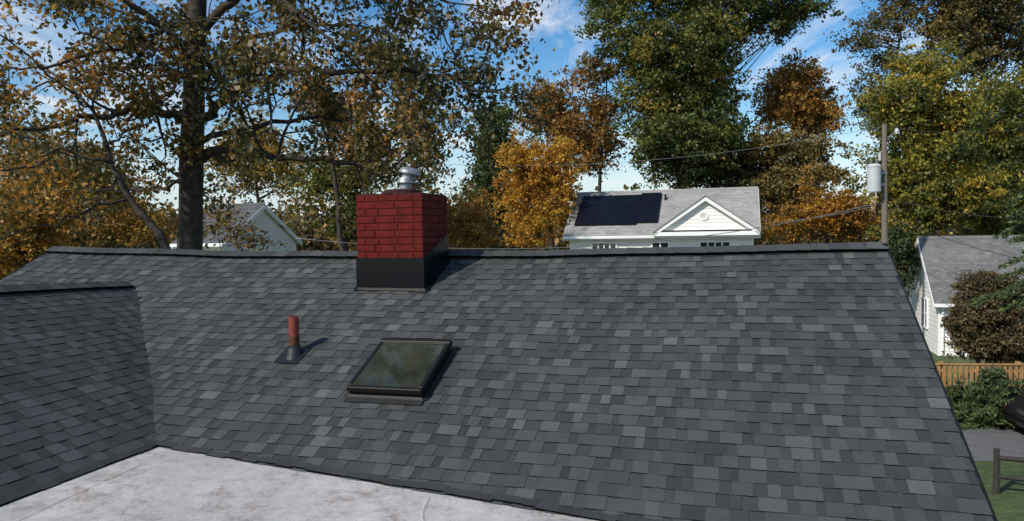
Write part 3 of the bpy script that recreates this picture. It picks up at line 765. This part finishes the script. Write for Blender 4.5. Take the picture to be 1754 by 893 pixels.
limbs = [
 ([(325, 205, 14), (290, 196, 13.8), (245, 180, 13.5), (195, 194, 13), (135, 203, 12.6), (60, 222, 12.3), (-30, 240, 12)], .095, .03),
 ([(335, 275, 14), (372, 255, 13.8), (430, 262, 13.6), (520, 272, 13.4), (590, 278, 13.2), (650, 300, 13.1)], .12, .025),
 ([(335, 215, 14), (370, 185, 13.8), (430, 145, 13.5), (510, 117, 13.3), (600, 125, 13.2), (700, 118, 13.2), (780, 138, 13.2)], .11, .025),
 ([(335, 70, 14), (385, 15, 14), (460, -40, 14), (570, -55, 14), (680, -20, 14), (755, 45, 14)], .11, .02),
 ([(333, 110, 14), (270, 40, 13.6), (190, -10, 13.2), (90, -30, 13), (-10, -25, 12.8)], .09, .02),
 ([(335, 160, 14), (420, 70, 14.8), (520, 45, 15.6), (620, 45, 16)], .07, .02),
 ([(333, 250, 14), (420, 222, 14.8), (520, 205, 15.6), (620, 210, 16), (700, 235, 16.2)], .07, .02),
 ([(345, -80, 14), (450, -130, 13.5), (590, -120, 13), (680, -60, 13), (740, -5, 13)], .08, .02),
 ([(335, 30, 14), (260, 60, 13), (160, 95, 12.4), (60, 115, 12)], .06, .02),
 ([(333, 140, 14), (260, 115, 15), (170, 120, 15.8), (60, 150, 16)], .06, .02),
 ([(340, -200, 14), (240, -220, 14), (120, -180, 14), (20, -120, 14)], .08, .02),
 ([(340, -300, 14), (440, -330, 13.5), (560, -300, 13)], .07, .02),
 ([(340, -420, 14), (440, -520, 13.5), (560, -560, 13)], .06, .02),
 ([(340, -420, 14), (240, -500, 13.5), (120, -460, 13)], .06, .02),
 ([(350, -560, 14), (440, -680, 14.5), (500, -800, 15)], .05, .015),
 ([(350, -560, 14), (260, -700, 14), (220, -800, 14)], .05, .015),
 ([(345, -100, 14), (420, -60, 12.8), (520, 30, 12.3), (590, 90, 12.2)], .06, .02),
 ([(335, 300, 14), (280, 320, 14.6), (210, 330, 15.5), (120, 320, 16)], .05, .015),
]
def oakv(c): return .4 + (.42*random.random() if c[0] < -6.6 else 0) + .19*math.sin(c[0]*1.3+c[2]*2)
no = limb_tree('oak_tree', 'large oak with thick dark trunk and sparse brown leaves filling the upper left', trunk, rads, limbs, 'l_oak', 'bark', 1.45, 1.3, 6, .115, .12, 5, oakv)
trunk = [(292, 440, 12), (272, 400, 12), (228, 350, 12), (192, 285, 12), (178, 235, 12.2), (160, 190, 12.4), (120, 150, 12.4), (70, 110, 12.4)]
rads = [.07, .065, .055, .045, .036, .028, .022, .015]
limbs = [
 ([(225, 345, 12), (170, 350, 11.6), (110, 380, 11.2), (40, 395, 11)], .03, .012),
 ([(190, 280, 12), (120, 260, 11.8), (50, 280, 11.4), (-20, 300, 11)], .032, .012),
 ([(166, 200, 12.3), (110, 150, 11.8), (60, 110, 11.5), (0, 60, 11)], .025, .012),
 ([(160, 190, 12.4), (180, 100, 12.6), (150, 40, 12.8)], .02, .01),
 ([(180, 250, 12), (230, 220, 12.4), (270, 200, 12.8)], .022, .012),
]
limb_tree('leaning_tree', 'slender tree with orange leaves leaning left in front of the big oak', trunk, rads, limbs, 'l_left', 'bark', 1.4, 1.0, 4, .1, .1, 8, lambda c: .42+.3*random.random())

G = gtree
G('oak_tree', 'tallest green and brown oak standing directly behind the solar house', 44, 1158, [(1095, 55, 66, 60), (1190, 20, 90, 70), (1145, 150, 80, 55), (1235, 130, 45, 70), (1170, 235, 85, 55), (1290, 20, 75, 35), (1360, 15, 40, 30), (1240, -80, 140, 70), (1080, -60, 90, 60), (1225, 265, 50, 40), (1045, 25, 45, 28), (1120, 225, 50, 45), (1160, 285, 60, 30), (1175, 100, 80, 45), (1190, 190, 60, 40)], 'l_green', 330, 260, .25, .62, .38, 'barkpale', seed=1, vb=.55, limb=.9)
G('maple_tree', 'rust brown tree leaning beside the left of the tallest oak', 46, 1022, [(1005, 130, 24, 24), (1030, 190, 30, 38), (1020, 255, 36, 38), (1045, 110, 22, 22)], 'l_rust', 60, 140, .23, .5, .2, seed=2, vb=.45)
G('maple_tree', 'rust orange tree rising above the bright orange one', 47, 945, [(935, 185, 34, 30), (965, 230, 40, 42), (915, 215, 20, 26)], 'l_rust', 65, 160, .23, .5, .22, seed=3, vb=.62)
G('maple_tree', 'bright orange and gold tree left of the solar house', 37, 925, [(918, 300, 42, 34), (890, 350, 34, 38), (942, 335, 36, 42), (905, 392, 44, 24), (955, 280, 26, 26), (900, 270, 24, 20)], 'l_orange', 95, 180, .19, .45, .18, seed=4, vb=.68)
G('pine_tree', 'dark green tree between the chimney and the orange trees', 42, 845, [(848, 212, 24, 30), (850, 262, 36, 36), (842, 325, 42, 42), (828, 375, 38, 32), (816, 250, 14, 18)], 'l_darkgreen', 120, 190, .21, .42, .2, seed=5, vb=.65)
G('young_tree', 'low amber tree just right of the chimney', 34, 800, [(800, 365, 28, 28), (815, 400, 32, 20), (785, 395, 22, 22)], 'l_rust', 50, 140, .16, .35, .1, seed=6, vb=.65)
G('maple_tree', 'deep orange tree right of the tallest oak', 46, 1352, [(1368, 135, 40, 28), (1350, 185, 46, 34), (1400, 200, 34, 30), (1375, 160, 34, 26)], 'l_rust', 95, 180, .23, .52, .25, seed=7, vb=.75)
G('oak_tree', 'dark brown green tree below the deep orange crown', 43, 1345, [(1320, 260, 40, 36), (1370, 265, 46, 32), (1350, 330, 54, 40), (1400, 300, 34, 30), (1305, 330, 30, 30)], 'l_olive', 100, 200, .23, .48, .25, seed=8, vb=.7)
G('shrub', 'low red orange foliage between the solar house and the utility pole', 38, 1420, [(1390, 370, 45, 28), (1440, 360, 45, 28), (1475, 385, 40, 28), (1410, 320, 22, 22), (1345, 385, 40, 25)], 'l_orange', 85, 150, .17, .38, .1, cat='shrub', seed=9, vb=.42)
G('maple_tree', 'yellow and green tree behind the utility pole', 33, 1600, [(1590, 125, 48, 26), (1555, 180, 44, 34), (1620, 190, 52, 36), (1590, 255, 72, 40), (1560, 325, 48, 40), (1530, 300, 28, 34), (1640, 330, 60, 50), (1560, 400, 34, 32), (1512, 190, 22, 22)], 'l_yellow', 210, 250, .185, .46, .2, seed=10, vb=.47)
G('maple_tree', 'greener yellow tree at the right edge behind the spruce', 36, 1720, [(1700, 180, 46, 36), (1740, 230, 50, 42), (1690, 260, 46, 38), (1730, 320, 46, 42), (1760, 160, 30, 32), (1700, 380, 60, 30)], 'l_yellow', 140, 230, .19, .48, .2, seed=11, vb=.4)
G('oak_tree', 'tall thin dark tree with bare upper twigs left of the yellow tree', 52, 1500, [(1495, 50, 34, 30), (1520, 100, 38, 32), (1470, 70, 24, 24), (1500, 160, 30, 30), (1540, 20, 36, 32), (1480, 200, 18, 28)], 'l_olive', 80, 75, .25, .5, .25, seed=12, vb=.5, limb=1.6)
G('oak_tree', 'tall olive brown tree at the top right corner', 50, 1660, [(1620, 40, 50, 42), (1690, 20, 56, 46), (1740, 80, 46, 50), (1660, 90, 56, 38), (1600, -40, 80, 50), (1720, -60, 80, 50)], 'l_olive', 175, 190, .26, .58, .35, seed=13, vb=.6, limb=1.3)
G('oak_tree', 'green tree with gaps behind the right half of the big oak crown', 34, 575, [(560, 305, 40, 28), (610, 330, 32, 34), (530, 345, 28, 20), (590, 375, 36, 22), (630, 285, 34, 26), (640, 380, 26, 24)], 'l_green', 90, 130, .19, .42, .2, seed=14, vb=.65)
G('maple_tree', 'rust tree showing through the big oak above the chimney', 30, 600, [(585, 180, 50, 40), (600, 240, 50, 32), (540, 150, 34, 30), (650, 260, 34, 30)], 'l_rust', 65, 95, .18, .45, .2, seed=15, vb=.6)
G('oak_tree', 'sparse brown tree behind and right of the chimney top', 29, 725, [(700, 200, 40, 45), (730, 250, 36, 40), (710, 300, 45, 35), (735, 180, 30, 40), (680, 120, 45, 50)], 'l_oak', 70, 65, .17, .42, .16, seed=16, vb=.55, limb=1.4)
G('maple_tree', 'gold tree left of the white house behind the oak trunk', 38, 450, [(430, 300, 50, 28), (485, 295, 40, 28), (400, 270, 45, 30), (440, 240, 50, 34)], 'l_gold', 80, 110, .19, .45, .2, seed=17, vb=.42)
G('maple_tree', 'yellow orange tree at the left edge above the wing roof', 17, 50, [(40, 400, 60, 35), (0, 440, 50, 40), (80, 370, 40, 25), (20, 350, 40, 30)], 'l_left', 90, 120, .11, .22, .1, seed=18, vb=.6)
G('maple_tree', 'orange brown tree behind the leaning tree', 30, 150, [(150, 330, 65, 36), (110, 280, 50, 36), (220, 345, 45, 36), (170, 385, 80, 26), (60, 320, 50, 40), (270, 385, 32, 24)], 'l_left', 115, 120, .18, .42, .2, seed=19, vb=.46)
G('young_tree', 'small sparse brown tree in front of the gable of the left white house', 20, 420, [(400, 392, 24, 16), (440, 405, 24, 12), (380, 365, 14, 16)], 'l_oak', 26, 40, .11, .2, .04, seed=26, vb=.6)
G('oak_tree', 'dull olive tree at the far left behind the others', 40, 50, [(30, 260, 55, 36), (80, 300, 55, 36), (20, 330, 60, 40)], 'l_olive', 60, 120, .21, .5, .2, seed=20, vb=.65)
G('oak_tree', 'dark green tree just above the right end of the solar house roof', 45, 1265, [(1250, 290, 40, 30), (1290, 300, 35, 30), (1220, 300, 35, 25)], 'l_darkgreen', 50, 170, .22, .45, .2, seed=22, vb=.6)
G('shrub', 'dark maroon brown shrub in front of the garage', 23, 1680, [(1676, 520, 32, 28), (1658, 555, 28, 28), (1702, 550, 43, 40), (1692, 492, 34, 20), (1712, 590, 48, 25), (1735, 530, 30, 30), (1670, 590, 32, 20)], 'l_maroon', 185, 200, .11, .2, .08, cat='shrub', seed=23, vb=.65, base_z=GZ)
G('shrub', 'dark hedge shrub squeezed between the roof edge and the garage', 31, 1545, [(1545, 440, 14, 32), (1540, 475, 12, 25), (1546, 410, 14, 20)], 'l_darkgreen', 40, 130, .14, .22, .08, cat='shrub', seed=24, vb=.5)
G('shrub', 'low dark green bush between the golden fence and the driveway', 18.5, 1690, [(1660, 690, 30, 22), (1695, 695, 40, 28), (1738, 690, 38, 30), (1675, 716, 44, 14), (1720, 718, 44, 14), (1762, 700, 34, 34)], 'l_darkgreen', 170, 160, .09, .15, .06, cat='shrub', seed=25, vb=.5)
print('leaves', no, NLEAF)

def spruce(name, label, base, H, Rr, m, seed, dens=1., z0=.1, droop=.35, twig=.3, clip=None, size=.1):
    rn = random.Random(seed); root = empty(name, tuple(base), label, 'tree')
    mb = MB(); mb.tube([base, base+Vector((.05, 0, H*.5)), base+Vector((0, 0, H))], [Rr*.06+.04, Rr*.04+.02, .01], 8)
    P = []; V = []; h = z0*H
    while h < H*.98:
        k = 1-h/H; rad = Rr*(k**.8)*rn.uniform(.8, 1.1)+.1
        for j in range(int(7*dens)):
            a = rn.uniform(0, 2*math.pi); L = rad*rn.uniform(.6, 1.15); pts = []
            for i in range(6):
                t_ = i/5; zz = max(.05, h+L*(.12*t_-droop*t_*t_)+rn.gauss(0, .02))
                pts.append(base+Vector((math.cos(a)*L*t_, math.sin(a)*L*t_, zz)))
            mb.tube(pts, [.022*(1-.8*i/5)+.003 for i in range(6)], 4, False)
            n = int(L*44)
            side = Vector((-math.sin(a), math.cos(a), 0))
            for q in range(n):
                t_ = rn.uniform(.15, 1); i = min(int(t_*5), 4); p = pts[i].lerp(pts[i+1], t_*5-i)
                off = rn.uniform(-1, 1)*twig*(1.05-t_*.7)
                e = p+side*off+Vector((0, 0, -abs(off)*.35))
                cv = rn.gauss(0, .1)
                for z_ in range(6):
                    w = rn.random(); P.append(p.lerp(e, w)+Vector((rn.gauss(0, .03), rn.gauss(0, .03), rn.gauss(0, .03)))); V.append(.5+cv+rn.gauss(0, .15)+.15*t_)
        h += rn.uniform(.12, .22)*max(1, H/7)
    mb.build('trunk', M['bark'], root, smooth=True)
    leaves_mesh('crown', np.array([tuple(p) for p in P]), size, np.array(V), M[m], root, .3, .3)
b_ = px(1835, 500, 15.5)
spruce('spruce_tree', 'tall green spruce reaching in from the right edge', Vector((b_.x, 15.5, GZ)), 9.6, 2.2, 'l_needle', 31, 1.1, .34, size=.11)
b_ = px(1700, 700, 18.0)
spruce('spruce_tree', 'short dark spruce beside the driveway below the garage', Vector((b_.x, 18.0, GZ)), 1.6, 1.1, 'l_needle', 32, 1.5, .04, .2, size=.1)

r = np.random.default_rng(77); P = []; V = []
for k in range(420):
    x = r.uniform(-200, 2000); Y = r.uniform(70, 100); yt = r.uniform(385, 420) - (14 if (x < 480 or x > 620) else 0)*r.random()
    c = px(x, yt, Y); cv = r.normal()*.22
    q = np.array(c)+r.normal(size=(110, 3))*np.array((1.7, 1.5, 1.3)); P.append(q); V.append(.4+cv+r.normal(size=110)*.13)
    q = np.array((c.x, c.y, c.z-2.8))+r.normal(size=(50, 3))*np.array((2, 1.5, 1.6)); P.append(q); V.append(.3+cv+r.normal(size=50)*.13)
o = leaves_mesh('distant_woods', np.concatenate(P), .7, np.concatenate(V), M['l_woods'], None, .7)
tag(o, 'far line of autumn woods just above the ridge', 'woods', kind='stuff')

# ================================================================ light, sky, camera
sv = Vector((-.6, -.5, .64)).normalized()
sun = bpy.data.lights.new('sun', 'SUN'); sun.energy = 4.5; sun.angle = R(1.5); sun.color = (1, .945, .85)
so = bpy.data.objects.new('sun', sun); col.objects.link(so); so.rotation_euler = sv.to_track_quat('Z', 'Y').to_euler(); so.location = (0, 0, 30)
w = bpy.data.worlds.new('World'); scene.world = w; w.use_nodes = True; nt = w.node_tree
bg = nt.nodes['Background']; bg.inputs['Strength'].default_value = .14
sk = nt.nodes.new('ShaderNodeTexSky'); sk.sky_type = 'NISHITA'; sk.sun_disc = False
sk.sun_elevation = math.asin(sv.z); sk.sun_rotation = math.atan2(sv.x, sv.y); sk.air_density = 1.0; sk.dust_density = .4; sk.ozone_density = 1.4
tcn = nt.nodes.new('ShaderNodeTexCoord'); sp = nt.nodes.new('ShaderNodeSeparateXYZ'); nt.links.new(tcn.outputs['Generated'], sp.inputs[0])
def mth(op, a, b=None, clamp=False):
    n = nt.nodes.new('ShaderNodeMath'); n.operation = op; n.use_clamp = clamp
    for i, q in enumerate((a, b)):
        if q is None: continue
        if isinstance(q, (int, float)): n.inputs[i].default_value = q
        else: nt.links.new(q, n.inputs[i])
    return n.outputs[0]
den = mth('ADD', mth('MAXIMUM', sp.outputs[2], 0.), .12)
cb = nt.nodes.new('ShaderNodeCombineXYZ'); nt.links.new(mth('DIVIDE', sp.outputs[0], den), cb.inputs[0]); nt.links.new(mth('DIVIDE', sp.outputs[1], den), cb.inputs[1])
mp = nt.nodes.new('ShaderNodeMapping'); mp.inputs['Rotation'].default_value = (0, 0, R(50)); mp.inputs['Scale'].default_value = (1.0, .5, 1); mp.inputs['Location'].default_value = (1.4, .6, 0)
nt.links.new(cb.outputs[0], mp.inputs[0])
nz = noise(nt, 2.4, 10, .6, .9, mp.outputs[0])
cr = ramp(nt, [(.47, (0, 0, 0)), (.57, (.3, .3, .3)), (.7, (.95, .95, .95))], nz.outputs['Fac'])
hs = nt.nodes.new('ShaderNodeHueSaturation'); hs.inputs['Saturation'].default_value = 1.4; hs.inputs['Value'].default_value = 1.
nt.links.new(sk.outputs[0], hs.inputs['Color'])
hz = nt.nodes.new('ShaderNodeMix'); hz.data_type = 'RGBA'; hz.inputs[7].default_value = (4.7, 5.5, 6.4, 1)
hf = mth('MULTIPLY', mth('SUBTRACT', 1., mth('MULTIPLY', mth('MAXIMUM', sp.outputs[2], 0.), 7.), True), .8)
nt.links.new(hf, hz.inputs[0]); nt.links.new(hs.outputs[0], hz.inputs[6])
mx = nt.nodes.new('ShaderNodeMix'); mx.data_type = 'RGBA'; mx.inputs[7].default_value = (6.2, 6.4, 6.6, 1)
nt.links.new(cr.outputs[0], mx.inputs[0]); nt.links.new(hz.outputs[2], mx.inputs[6]); nt.links.new(mx.outputs[2], bg.inputs['Color'])

cam = bpy.data.cameras.new('camera'); cam.sensor_width = 36; cam.lens = 36*F/1754; cam.clip_end = 2000; cam.clip_start = .05
co = bpy.data.objects.new('camera', cam); col.objects.link(co); co.matrix_world = camM.to_4x4(); scene.camera = co
scene.view_settings.view_transform = 'Standard'; scene.view_settings.look = 'None'; scene.view_settings.exposure = 0
bpy.context.view_layer.update()
